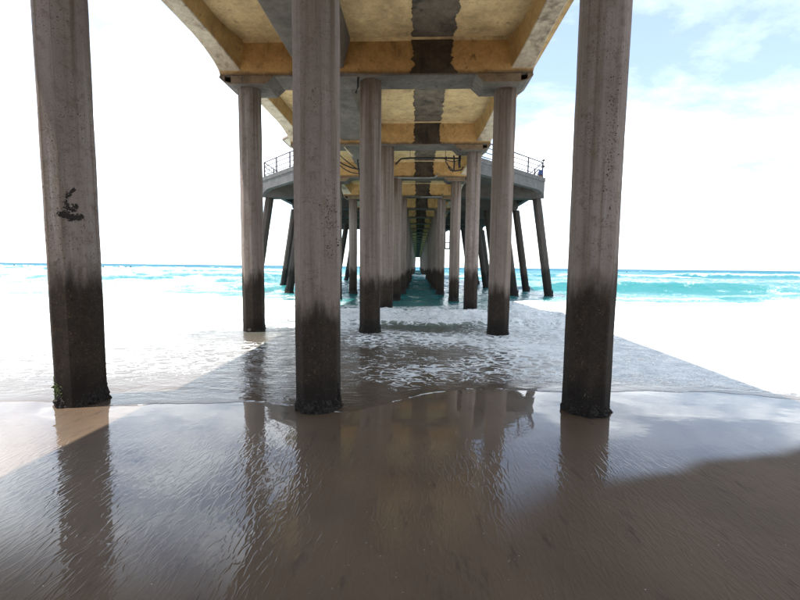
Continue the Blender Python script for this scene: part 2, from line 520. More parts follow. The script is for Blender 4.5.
# turbulent bore under and beside the pier
yb0 = 12.1 + 0.9 * (fbm(X * 0.35, X * 0, 3, 12) - 0.5) + 0.02 * np.abs(X - cx)
dB = Y - yb0
bore = sst(dB, -0.25, 0.35) * (1 - sst(dB, 2.2, 6.0)) * (0.55 + 0.45 * np.exp(-((X - cx) / 9) ** 2))
lump = fbm(X * 2.6, Y * 2.6, 5, 21)
lump2 = fbm(X * 6.1, Y * 5.2, 4, 29)
Z = Z + bore * (0.10 + 0.34 * (lump - 0.3) + 0.12 * (lump2 - 0.5))
fo = np.zeros_like(Z)
waves = [  # y0, slope, amp, front, back, x0, x1, soft, breaking
    (38.5, -0.06, 0.80, 1.3, 3.2, 12, 33, 5, 0.25),
    (27.5, -0.02, 0.34, 1.0, 2.6, 22, 60, 5, 0.1),
    (31.0, 0.05, 0.35, 1.0, 2.4, -60, -6, 6, 0.35),
    (47.0, 0.06, 0.55, 1.6, 3.5, -90, -12, 8, 0.4),
    (54.0, -0.02, 0.5, 1.6, 4.0, 30, 95, 9, 0.35),
    (66.0, 0.02, 0.6, 2.0, 5.0, -140, 20, 12, 0.35),
    (104.0, -0.05, 1.15, 2.2, 5.0, 62, 105, 8, 1.0),
    (92.0, -0.02, 0.7, 2.2, 5.0, 20, 60, 9, 0.6),
    (118.0, 0.03, 0.8, 2.5, 7.0, -220, -30, 20, 0.9),
    (150.0, 0.02, 0.6, 3.0, 9.0, -300, 300, 30, 0.1),
    (200.0, 0.01, 0.6, 3.0, 9.0, 40, 400, 30, 0.1),
    (225.0, 0.03, 0.6, 3.0, 10.0, -400, 40, 30, 0.15),
]
for i, (y0, sl_, am, wf, wb, x0, x1, so_, br) in enumerate(waves):
    h_, d_ = ridge_wave(X, Y, y0, sl_, am, wf, wb, x0, x1, so_, 40 + i)
    Z = Z + h_
    fo = np.maximum(fo, br * np.clip(h_ / am, 0, 1) ** 0.7 * sst(-np.abs(d_ + 0.2 * wf), -1.6 * wf, -0.2 * wf))
# foam cover, with sea glare painted in on the left
n1 = fbm(X * 0.45, Y * 0.6, 4, 55)
n2 = fbm(X * 0.12, Y * 0.25, 4, 77)
under = np.exp(-(np.clip(np.abs(X - cx) - 3.2, 0, None) / 2.2) ** 2)
wash = np.interp(Y, [5, 6.0, 7.5, 9.0, 11.0, 12.2, 15.0, 17.5, 21.0, 25.0, 30, 60, 200], [0.16, 0.42, 0.55, 0.60, 0.60, 0.66, 0.66, 0.64, 0.56, 0.20, 0.02, 0.0, 0.0])
wash_u = np.interp(Y, [5, 5.6, 7.0, 9.0, 11.0, 12.2, 15.0, 17.0, 20.0, 30], [0.02, 0.16, 0.26, 0.31, 0.27, 0.34, 0.36, 0.22, 0.08, 0.03])
foam = wash * (1 - under) + wash_u * under + 0.95 * (n1 - 0.5) + 0.6 * (n2 - 0.5)
foam = foam + 0.34 * sst(-X / Y, 0.10, 0.6) * sst(Y, 22, 30) * (1 - sst(Y, 150, 400))  # extra whitening on the left, glare painted as foam
foam = foam * sst(Tg, 0.0, 0.6)
foam = np.maximum(foam, bore * (0.55 + 0.9 * (lump - 0.45) + 0.5 * (lump2 - 0.5)) + 0.12 * bore)
fo = fo * np.clip(2.4 * (fbm(X * 0.05, Y * 0.12, 4, 66) - 0.28), 0, 1.2)
foam = np.maximum(foam, fo + 0.5 * (n1 - 0.5) * (fo > 0.05))
lip = np.exp(-((Tg - 0.045) / 0.03) ** 2) * (0.6 + 0.6 * fbm(X * 6, X * 0, 3, 19)) * sst(fbm(X * 1.1, X * 0 + 9, 3, 91), 0.45, 0.62) * 0.45
foam = np.clip(np.maximum(foam, lip), 0, 1)
deep = np.interp(Y, [5, 8, 11, 16, 22, 40, 120, 400, 3000], [0.0, 0.05, 0.16, 0.40, 0.55, 0.62, 0.72, 0.86, 1.0])
sea_me = grid_mesh('sea', X, Y, Z, {'foam': foam, 'deep': deep, 'rip': np.interp(Tg, [0, 0.4, 3, 12], [0.05, 0.35, 0.8, 1.0])})

def sea_mat():
    t = NT('shore water with foam')
    p = t.pos()
    x, y, z = t.xyz(p)
    foam = t.attr('foam'); deep = t.attr('deep'); rip = t.attr('rip')
    cr = t.n('ShaderNodeValToRGB')
    t.l(deep, cr.inputs[0])
    e = cr.color_ramp.elements
    e[0].position = 0.0; e[0].color = (0.075, 0.058, 0.045, 1)
    e[1].position = 1.0; e[1].color = (0.010, 0.06, 0.115, 1)
    for ps, c in ((0.12, (0.07, 0.064, 0.052)), (0.38, (0.055, 0.125, 0.118)), (0.58, (0.016, 0.125, 0.130)), (0.75, (0.012, 0.105, 0.135))):
        k = e.new(ps); k.color = (*c, 1)
    wob = t.noise(p, 0.9, 3, 0.5)
    wadd = t.n('ShaderNodeVectorMath', operation='ADD')
    wsc = t.n('ShaderNodeVectorMath', operation='SCALE')
    cn_ = t.n('ShaderNodeTexNoise')
    t.l(p, cn_.inputs['Vector']); cn_.inputs['Scale'].default_value = 2.2; cn_.inputs['Detail'].default_value = 3
    t.l(cn_.outputs['Color'], wsc.inputs[0]); wsc.inputs['Scale'].default_value = 0.55
    t.l(p, wadd.inputs[0]); t.l(wsc.outputs[0], wadd.inputs[1])
    wp = wadd.outputs[0]
    def lace(sc, sx=1.0):
        v = t.n('ShaderNodeTexVoronoi', feature='DISTANCE_TO_EDGE')
        t.l(t.mapping(wp, (sx, 1.7, 0.3)), v.inputs['Vector'])
        v.inputs['Scale'].default_value = sc
        return v.outputs['Distance']
    l1 = lace(3.4); l2 = lace(9.5); bub = t.noise(p, 26, 5, 0.7); clump = t.noise(t.mapping(wp, (1, 1.6, 1)), 3.0, 5, 0.65)
    # cover value minus a lacy threshold
    thr = t.math('ADD', t.math('ADD', t.math('MULTIPLY', t.ramp(l1, 0, 0.28), 0.34), t.math('MULTIPLY', t.ramp(l2, 0, 0.35), 0.20)),
                 t.math('ADD', t.math('MULTIPLY', clump, 0.42), t.math('MULTIPLY', t.math('SUBTRACT', bub, 0.5), 0.30)))
    cov = t.ramp(t.math('SUBTRACT', foam, t.math('MULTIPLY', thr, 0.92)), -0.06, 0.14)
    wcol = cr.outputs[0]
    haze_foam = t.math('MULTIPLY', t.ramp(foam, 0.15, 0.7, 0, 0.55), t.ramp(deep, 0.03, 0.3))
    wcol = t.mix(haze_foam, wcol, (0.42, 0.50, 0.48))
    fcol = t.mix(t.ramp(t.math('ADD', t.math('MULTIPLY', bub, 0.5), t.math('MULTIPLY', clump, 0.5)), 0.38, 0.60), (0.50, 0.55, 0.58), (0.86, 0.88, 0.88))
    col = t.mix(cov, wcol, fcol)
    # ripples: short chop with distance-appropriate sizes
    r1 = t.noise(t.mapping(p, (1.6, 3.4, 1)), 1.0, 5, 0.6, 0.6)
    r2 = t.noise(t.mapping(p, (5, 9, 1)), 1.0, 4, 0.6, 0.8)
    r3 = t.noise(t.mapping(p, (0.25, 0.8, 1)), 1.0, 4, 0.6, 0.4)
    hh = t.math('ADD', t.math('ADD', t.math('MULTIPLY', r1, 0.09), t.math('MULTIPLY', r2, 0.035)),
                t.math('MULTIPLY', t.math('MULTIPLY', r3, 0.5), t.ramp(y, 14, 60)))
    n = t.bump(hh, t.math('MULTIPLY', rip, 0.75), 1.0)
    n = t.bump(t.math('ADD', bub, t.math('MULTIPLY', clump, 2.0)), t.math('MULTIPLY', cov, 0.9), 0.07, n)
    t.set(Base_Color=col, Roughness=t.math('MINIMUM', t.math('ADD', t.ramp(deep, 0.6, 0.86, 0.06, 0.5), t.math('MULTIPLY', cov, 0.7)), 0.85), IOR=1.33,
          Specular_IOR_Level=t.math('MAXIMUM', t.math('SUBTRACT', t.math('SUBTRACT', t.ramp(deep, 0.3, 0.6, 0.5, 0.26), t.ramp(deep, 0.68, 0.86, 0.0, 0.20)), t.math('MULTIPLY', cov, 0.15)), 0.03), Normal=n)
    return t.m
sea = obj('sea', sea_me, sea_mat())
tag(sea, 'turquoise sea with white foam washing up the beach', kind='structure')

# ------------------------------------------------------------------ pier
pier = empty('pier', (cx, 5.05, 0))
tag(pier, 'long concrete beach pier on rows of octagonal piles, seen from beneath', 'pier')
P0 = Vector((cx, 5.05, 0))
def part(name, mesh, mats, loc=(0, 0, 0), parent=None, smooth=False):
    """part in world coordinates under the pier"""
    o = obj(name, mesh, mats, parent or pier, smooth=smooth)
    o.location = Vector(loc) - (P0 if parent is None else Vector(parent['wl']))
    o['wl'] = list(loc)
    return o
S = 5.7
ROW = lambda k: 5.05 + S * k
NB = 35
ZB, ZS, ZT = 6.56, 7.43, 7.82       # beam foot, slab soffit, deck top
XL, XR = -5.06, 2.78                # girder outer faces
# --- piles
def pile_mesh(h, nz, seed, lean=0.0, rad=0.268):
    rnd = random.Random(seed)
    bm = bmesh.new()
    ang = []
    for k in range(8):
        a = math.radians(22.5 + 45 * k)
        ang += [a - 0.055, a + 0.055]
    R = rad / math.cos(math.radians(22.5))
    rings = []
    for i in range(nz + 1):
        z = -0.7 + (h + 0.7) * i / nz
        ring = []
        for a in ang:
            d = Vector((math.cos(a), math.sin(a), 0))
            r = R * 0.985 + 0.005 * (mnoise.fractal(Vector((d.x * 2 + seed * 3.1, d.y * 2, z * 1.3)), 1.0, 2.0, 3) )
            ring.append(bm.verts.new((d.x * r + lean * (h - z) / h, d.y * r, z)))
        rings.append(ring)
    n = len(ang)
    for i in range(nz):
        for k in range(n):
            bm.faces.new((rings[i][k], rings[i][(k + 1) % n], rings[i + 1][(k + 1) % n], rings[i + 1][k]))
    bm.faces.new(rings[-1]); bm.faces.new(rings[0][::-1])
    me = bpy.data.meshes.new('pile')
    bm.to_mesh(me); bm.free()
    me.materials.append(M['pile'])
    return me
def crust_mesh(seed, z0=-0.35, z1=0.26, seg=72, nz=14, amp=0.05, rad=0.292):
    bm = bmesh.new()
    rings = []
    for i in range(nz + 1):
        f = i / nz
        ring = []
        for k in range(seg):
            a = 2 * math.pi * k / seg
            top = z1 * (0.55 + 0.75 * mnoise.noise(Vector((math.cos(a) * 1.6 + seed, math.sin(a) * 1.6, seed * 2.0))) + 0.3 * mnoise.noise(Vector((math.cos(a) * 6, math.sin(a) * 6, seed + 5.0))))
            z = z0 + (max(top, 0.05) - z0) * f
            w = (1 - f ** 3)
            oct_r = rad * 0.93 / max(math.cos((a + math.radians(22.5)) % math.radians(45) - math.radians(22.5)), 0.9)
            r = oct_r - 0.03 * f ** 4 + w * amp * (0.5 + 0.9 * mnoise.noise(Vector((math.cos(a) * 7 + seed * 7, math.sin(a) * 7, z * 16))) + 0.5 * mnoise.noise(Vector((math.cos(a) * 18, math.sin(a) * 18 + seed, z * 40))))
            ring.append(bm.verts.new((math.cos(a) * r, math.sin(a) * r, z)))
        rings.append(ring)
    for i in range(nz):
        for k in range(seg):
            bm.faces.new((rings[i][k], rings[i][(k + 1) % seg], rings[i + 1][(k + 1) % seg], rings[i + 1][k]))
    me = bpy.data.meshes.new('mussel_crust')
    bm.to_mesh(me); bm.free()
    me.materials.append(M['crust'])
    return me
HP = ZB + 0.04
near_meshes = [pile_mesh(HP, 60, s) for s in range(6)]
far_meshes = [pile_mesh(HP, 14, 20 + s) for s in range(3)]
outer_near = [pile_mesh(6.42, 60, 40 + s) for s in range(4)]
outer_far = [pile_mesh(6.42, 14, 50 + s) for s in range(2)]
crusts = [crust_mesh(s * 1.7 + 0.3, -0.35, 0.40, 130, 26, 0.05) for s in range(4)]
crust_sea = [crust_mesh(s * 2.3 + 9, -0.7, 0.42, 40, 10, 0.06, 0.305) for s in range(3)]
piles = {}
for k in range(0, NB):
    mid, right = (-1.26, 2.22) if k < 3 else ((-1.15, 2.05) if k == 3 else (-1.02, 1.62))
    for j, x in enumerate((-4.46, mid, right)):
        outer = j != 1
        if k < 3:
            me = (outer_near if outer else near_meshes)[(k * 3 + j) % (4 if outer else 6)]
        else:
            me = (outer_far if outer else far_meshes)[(k + j) % (2 if outer else 3)]
        o = part('pile', me, None, (x, ROW(k) + (0.14 if j == 2 and k < 3 else 0.0), 0))
        o.rotation_euler.z = math.radians(90 * random.randint(0, 3) + random.uniform(-1.5, 1.5))
        piles[(k, j)] = o
        c = obj('mussel_crust', (crusts if k < 2 else crust_sea)[(k + j) % 3], None, o)
        c.rotation_euler.z = random.uniform(0, 6.28)
        c.scale = (1, 1, (0.8, 1.0, 0.55)[j] if k == 0 else random.uniform(0.8, 1.2))
# landmarks on the front row
tag(piles[(0, 0)], 'pile with a black scarred patch and green algae at its foot')
def patch_mesh(name, path, n, jit, rr0, rr1, seed, mat, thick=0.005):
    """ragged patch on a pile flat: small irregular chips strewn along a path in local x,z"""
    rnd = random.Random(seed)
    bm = bmesh.new()
    for i in range(n):
        t = rnd.random() * (len(path) - 1)
        k = int(t); f = t - k
        (xa, za), (xb, zb) = path[k], path[k + 1]
        cx_ = xa + (xb - xa) * f + rnd.gauss(0, jit)
        cz_ = za + (zb - za) * f + rnd.gauss(0, jit)
        r = rnd.uniform(rr0, rr1) * rnd.uniform(0.5, 1)
        m = rnd.randint(6, 9)
        a0 = rnd.random() * 6
        pts = []
        for q in range(m):
            a = a0 + 2 * math.pi * q / m
            rr = r * rnd.uniform(0.5, 1.4)
            pts.append((cx_ + math.cos(a) * rr, cz_ + math.sin(a) * rr * 0.8))
        A = [bm.verts.new((u, -thick * rnd.uniform(0.4, 1.0), v)) for u, v in pts]
        B = [bm.verts.new((u, 0.012, v)) for u, v in pts]
        bm.faces.new(A)
        for q in range(m):
            bm.faces.new((A[q], B[q], B[(q + 1) % m], A[(q + 1) % m]))
    fixn(bm)
    o = obj(name, bm, mat)
    o['kind'] = 'stuff'
    return o
def on_pile(o, pile, facet_deg, z, off=0.0):
    o.parent = pile
    a = math.radians(facet_deg) - pile.rotation_euler.z
    d = Vector((math.cos(a), math.sin(a), 0))
    tng = Vector((-math.sin(a), math.cos(a), 0))
    o.rotation_euler = (0, 0, a + math.pi / 2)
    o.location = d * 0.2685 + tng * off + Vector((0, 0, z))
sp = patch_mesh('scar_patch', [(0.05, 0.24), (-0.01, 0.18), (-0.055, 0.08), (-0.03, 0.0), (0.03, -0.03), (0.05, 0.04)], 230, 0.012, 0.005, 0.016, 4, 'black_void', 0.006); on_pile(sp, piles[(0, 0)], -45, 2.50, -0.02)
sp = patch_mesh('scar_patch', [(-0.10, -0.09), (-0.05, -0.07), (0.0, -0.12), (0.10, -0.10)], 260, 0.018, 0.006, 0.02, 5, 'black_void', 0.006); on_pile(sp, piles[(0, 0)], -45, 2.50, -0.02)
sp = patch_mesh('algae_patch', [(0.0, 0.25), (0.03, 0.1), (-0.02, 0.0)], 160, 0.022, 0.006, 0.018, 9, 'algae', 0.010); on_pile(sp, piles[(0, 0)], -135, 0.10, 0.03)
sp = patch_mesh('algae_patch', [(-0.05, 0.16), (0.0, 0.08), (-0.03, 0.0)], 110, 0.022, 0.006, 0.016, 10, 'algae', 0.010); on_pile(sp, piles[(0, 0)], -90, 0.10, -0.06)
sp = patch_mesh('pitted_patch', [(0.0, 0.42), (0.03, 0.1), (0.0, -0.3)], 170, 0.055, 0.002, 0.009, 21, 'black_void', 0.007); on_pile(sp, piles[(0, 1)], -45, 2.15, 0.0)
sp = patch_mesh('pitted_patch', [(0.0, 1.2), (0.02, 0.3), (-0.02, -0.6)], 120, 0.04, 0.002, 0.010, 22, 'black_void', 0.007); on_pile(sp, piles[(0, 2)], -90, 2.9, 0.02)
sp = patch_mesh('pitted_patch', [(0.0, 1.0), (0.0, -0.8)], 90, 0.06, 0.002, 0.007, 23, 'black_void', 0.007); on_pile(sp, piles[(0, 0)], -90, 2.6, 0.0)

# --- caps with bearing blocks
def cap_mesh(seed):
    bm = bmesh.new()
    nx = 26
    ys = [-0.41, -0.385, 0.385, 0.41]
    # profile (y,z) loop: chipped lower arris
    xs = [XL + 0.012 + (XR - XL - 0.024) * i / nx for i in range(nx + 1)]
    rings = []
    for x in xs:
        c = 0.018 + 0.022 * max(0, mnoise.noise(Vector((x * 2.3, seed * 4.4, 0)))) * 2
        prof = [(-0.41, ZS + 0.04), (-0.41, ZB + c * 1.5), (-0.41 + c, ZB), (0.41 - c, ZB), (0.41, ZB + c * 1.5), (0.41, ZS + 0.04)]
        rings.append([bm.verts.new((x - cx, y, z)) for y, z in prof])
    for i in range(nx):
        for k in range(6):
            f = bm.faces.new((rings[i][k], rings[i + 1][k], rings[i + 1][(k + 1) % 6], rings[i][(k + 1) % 6]))
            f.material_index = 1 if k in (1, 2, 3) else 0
    bm.faces.new(rings[0]); bm.faces.new(rings[-1][::-1])
    # fillet between beam face and slab soffit
    for s in (-1, 1):
        for f in prism(bm, [(s * 0.405, ZS + 0.02), (s * 0.405, ZS - 0.07), (s * 0.48, ZS + 0.02)], 'x', XL + 0.62 - cx, XR - 0.62 - cx):
            f.material_index = 2
    fixn(bm)
    me = bpy.data.meshes.new('cap_beam')
    bm.to_mesh(me); bm.free()
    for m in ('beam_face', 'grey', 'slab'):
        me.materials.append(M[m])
    return me
def block_mesh(sgn):
    bm = bmesh.new()
    z0, z1 = 6.375, ZB + 0.012
    yf, yr = -0.43, 0.43
    # local x measured from the pier axis outward (mirror by sgn)
    i0, i1, g0, g1, o1 = 2.50, 2.72, 3.62, 3.78, 3.915
    main = [(i0, z1), (i1, z0), (g0, z0), (g0, z1)]
    rear = [(g0 - 0.004, z1), (g0 - 0.004, z0 + 0.002), (g1 + 0.004, z0 + 0.05), (g1 + 0.004, z1)]
    outer = [(g1, z1), (g1, z0 + 0.045), (o1 - 0.06, z0 + 0.10), (o1, z0 + 0.15), (o1, z1)]
    plate = [(g0, z0 + 0.03), (g0, z0), (g1, z0 + 0.045), (g1, z0 + 0.075)]
    for poly, a, b in ((main, yf, yr), (outer, yf + 0.003, yr - 0.003), (rear, yf + 0.28, yr - 0.006), (plate, yf + 0.004, yf + 0.30)):
        prism(bm, [(sgn * u, w) for u, w in poly], 'y', a, b)
    for f in bm.faces:
        f.normal_update()
    fixn(bm)
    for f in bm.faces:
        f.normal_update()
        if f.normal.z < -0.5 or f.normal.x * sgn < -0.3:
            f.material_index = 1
    me = bpy.data.meshes.new('bearing_block')
    bm.to_mesh(me); bm.free()
    me.materials.append(M['block']); me.materials.append(M['grey'])
    return me
caps = [cap_mesh(s) for s in range(4)]
blocks = {1: block_mesh(1), -1: block_mesh(-1)}
# --- span elements
def girder_mesh(sgn):
    """edge girder of one bay, haunched down to the caps; local y from cap face to cap face"""
    bm = bmesh.new()
    y0, y1 = 0.36, S - 0.36
    rows = []
    for i in range(41):
        y = (y0 + y1) / 2 - (y1 - y0) / 2 * math.cos(math.pi * i / 40)
        d = max(0.0, min(y - y0, y1 - y))
        t = max(0.0, 1 - d / 1.30)
        hz = 1 - math.sqrt(max(0.0, 1 - t * t))
        zb = 7.02 - 0.44 * hz
        xo = ((XR - cx) if sgn > 0 else (cx - XL)) + 0.09 * (1 - hz)
        xi = xo - 0.42 - 0.20 * hz
        tp = xi - 0.10 - 0.03 * hz
        ch = 0.02 + 0.012 * mnoise.noise(Vector((y * 3, sgn * 5, 2)))
        prof = [(tp, ZS + 0.03), (xi, zb + ch), (xi + ch, zb), (xo - ch, zb), (xo, zb + ch), (xo, ZS + 0.03)]
        rows.append([bm.verts.new((sgn * u, y, z)) for u, z in prof])
    for i in range(40):
        for k in range(5):
            f = bm.faces.new((rows[i][k], rows[i][k + 1], rows[i + 1][k + 1], rows[i + 1][k]))
            f.material_index = 1 if k in (1, 2, 3) else 0
    bm.faces.new(rows[0]); bm.faces.new(rows[-1][::-1])
    fixn(bm)
    me = bpy.data.meshes.new('edge_girder')
    bm.to_mesh(me); bm.free()
    me.materials.append(M['girder']); me.materials.append(M['girder_foot'])
    return me
gird = {1: girder_mesh(1), -1: girder_mesh(-1)}
def slab_mesh():
    bm = bmesh.new()
    box(bm, -4.35, 4.35, 0.002, S - 0.002, ZS, ZT)
    box(bm, -4.38, -4.10, 0.002, S - 0.002, ZT - 0.30, ZT + 0.20, 0.015)
    box(bm, 4.10, 4.38, 0.002, S - 0.002, ZT - 0.30, ZT + 0.20, 0.015)
    me = bpy.data.meshes.new('deck_slab')
    bm.to_mesh(me); bm.free()
    me.materials.append(M['slab'])
    return me
slab = slab_mesh()
def beam_mesh():
    bm = bmesh.new()
    z = 6.74
    prof = [(-3.12, ZS + 0.03), (-3.06, z + 0.03), (-3.03, z), (-1.93, z), (-1.90, z + 0.03), (-1.72, ZS + 0.03)]
    prism(bm, [(u - cx, w) for u, w in prof], 'y', 0.37, S - 0.37)
    fixn(bm)
    me = bpy.data.meshes.new('utility_beam')
    bm.to_mesh(me); bm.free()
    me.materials.append(M['util'])
    return me
ubeam = beam_mesh()
def strip_mesh(seed):
    """ragged damp closure strip, standing a little proud of the soffit"""
    bm = bmesh.new()
    n = 90
    rows = []
    for i in range(n + 1):
        y = 0.49 + (S - 0.98) * i / n
        a = -0.19 - cx + 0.07 * mnoise.fractal(Vector((y * 3.0, seed * 3.3, 0)), 0.55, 2.0, 6)
        b = 0.83 - cx + 0.07 * mnoise.fractal(Vector((y * 3.0, seed * 3.3, 8)), 0.55, 2.0, 6)
        rows.append([bm.verts.new((a, y, ZS + 0.005)), bm.verts.new((a + 0.012, y, ZS - 0.018)), bm.verts.new((b - 0.012, y, ZS - 0.018)), bm.verts.new((b, y, ZS + 0.005))])
    for i in range(n):
        for k in range(3):
            bm.faces.new((rows[i][k], rows[i][k + 1], rows[i + 1][k + 1], rows[i + 1][k]))
    fixn(bm)
    me = bpy.data.meshes.new('closure_strip')
    bm.to_mesh(me); bm.free()
    me.materials.append(M['dark_strip'])
    return me
def facepatch_mesh(seed):
    bm = bmesh.new()
    n = 40
    rows = []
    for i in range(n + 1):
        z = ZB + 0.03 + (ZS - ZB - 0.06) * i / n
        flare = 0.10 * max(0, 1 - (z - ZB) / 0.22)
        a = -0.19 - cx + 0.08 * mnoise.fractal(Vector((z * 5, seed * 3.3, 3)), 0.55, 2.0, 6) - flare
        b = 0.80 - cx + 0.08 * mnoise.fractal(Vector((z * 5, seed * 3.3, 12)), 0.55, 2.0, 6) + flare
        yy = -0.41 - (0.075 if False else 0)
        rows.append([bm.verts.new((a, yy + 0.004, z)), bm.verts.new((a + 0.01, yy - 0.016, z)), bm.verts.new((b - 0.01, yy - 0.016, z)), bm.verts.new((b, yy + 0.004, z))])
    for i in range(n):
        for k in range(3):
            bm.faces.new((rows[i][k], rows[i][k + 1], rows[i + 1][k + 1], rows[i + 1][k]))
    for f in bm.faces: pass
    fixn(bm)
    me = bpy.data.meshes.new('damp_patch')
    bm.to_mesh(me); bm.free()
    me.materials.append(M['damp'])
    return me
strips = [strip_mesh(s) for s in range(3)]
fpatch = [facepatch_mesh(s) for s in range(3)]
for k in range(-5, NB):
    y = ROW(k)
    if k >= -2:
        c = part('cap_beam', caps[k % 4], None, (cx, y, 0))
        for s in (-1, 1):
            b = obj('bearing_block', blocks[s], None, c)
        p_ = obj('damp_patch', fpatch[k % 3], None, c)
    if k < NB - 1:
        sl_o = part('deck_slab', slab, None, (cx, y, 0))
        for s in (-1, 1):
            part('edge_girder', gird[s], None, (cx, y, 0))
        if k >= -2:
            part('utility_beam', ubeam, None, (cx, y, 0))
            obj('closure_strip', strips[k % 3], None, sl_o)

# --- pipes and cables under the deck
def pipe(name, pts, r, mat, seg=8):
    bm = bmesh.new()
    o0 = Vector(pts[0])
    tube(bm, [Vector(p) - o0 for p in pts], r, seg)
    return part(name, bm, mat, tuple(o0), smooth=True)
def arc(a, b, sag, n=10):
    a, b = Vector(a), Vector(b)
    return [a.lerp(b, i / n) - Vector((0, 0, sag * 4 * (i / n) * (1 - i / n))) for i in range(n + 1)]
pipe('pipe', [(-0.95, 16.95, 6.05), (-0.72, 16.95, 6.27), (-0.4, 16.95, 6.30), (1.0, 16.95, 6.30), (1.75, 16.95, 6.28)], 0.035, 'pipe_dark')
pipe('pipe_hanger', [(-0.35, 16.95, 6.32), (-0.35, 16.9, 6.58)], 0.012, 'pipe_dark', 6)
pipe('pipe_hanger', [(1.1, 16.95, 6.32), (1.1, 16.9, 6.58)], 0.012, 'pipe_dark', 6)
pipe('cable', arc((0.95, 16.6, 6.24), (1.62, 16.58, 6.12), 0.10), 0.018, 'pipe_dark', 6)
pipe('cable', [(1.12, 16.6, 6.26), (1.10, 16.58, 6.05), (1.2, 16.58, 5.9), (1.34, 16.58, 5.78), (1.40, 16.58, 5.64)], 0.024, 'pipe_dark', 6)
pipe('cable', [(1.42, 16.6, 6.3), (1.44, 16.58, 6.0), (1.43, 16.58, 5.72)], 0.035, 'pipe_dark', 6)
pipe('cable', [(1.66, 16.6, 6.3), (1.64, 16.58, 6.0), (1.66, 16.58, 5.82)], 0.055, 'pipe_dark', 6)
pipe('cable', [(1.2, 16.6, 5.86), (1.3, 16.58, 5.72), (1.5, 16.58, 5.7), (1.74, 16.58, 5.74), (1.8, 16.58, 5.86)], 0.03, 'pipe_dark', 6)
pipe('pipe', [(-1.1, 21.66, 6.53), (0.5, 21.66, 6.53), (0.85, 21.66, 6.55), (1.0, 21.66, 6.66), (1.04, 21.66, 6.75)], 0.04, 'pipe_pale')
pipe('pipe', [(0.2, 27.3, 6.5), (1.6, 27.3, 6.5), (1.65, 27.35, 6.7)], 0.05, 'pipe_pale')
pipe('cable', arc((-3.6, 16.5, 6.35), (-2.2, 16.5, 5.75), 0.18), 0.03, 'pipe_dark', 6)
pipe('cable', arc((-3.4, 16.5, 6.5), (-2.0, 16.5, 5.5), 0.10), 0.022, 'pipe_dark', 6)
pipe('cable', arc((-3.3, 16.4, 6.0), (-2.1, 16.4, 5.62), 0.22), 0.022, 'pipe_dark', 6)
pipe('cable', arc((-2.45, 16.4, 6.1), (-2.35, 16.4, 5.3), 0.0), 0.03, 'pipe_dark', 6)
pipe('brace', [(-3.1, 16.3, 6.75), (-2.62, 16.3, 6.2)], 0.05, 'girder_foot', 4)
pipe('conduit', [(-1.55, 10.45, 6.6), (-1.55, 10.45, 6.35), (-1.62, 10.5, 6.2)], 0.03, 'pipe_dark', 6)

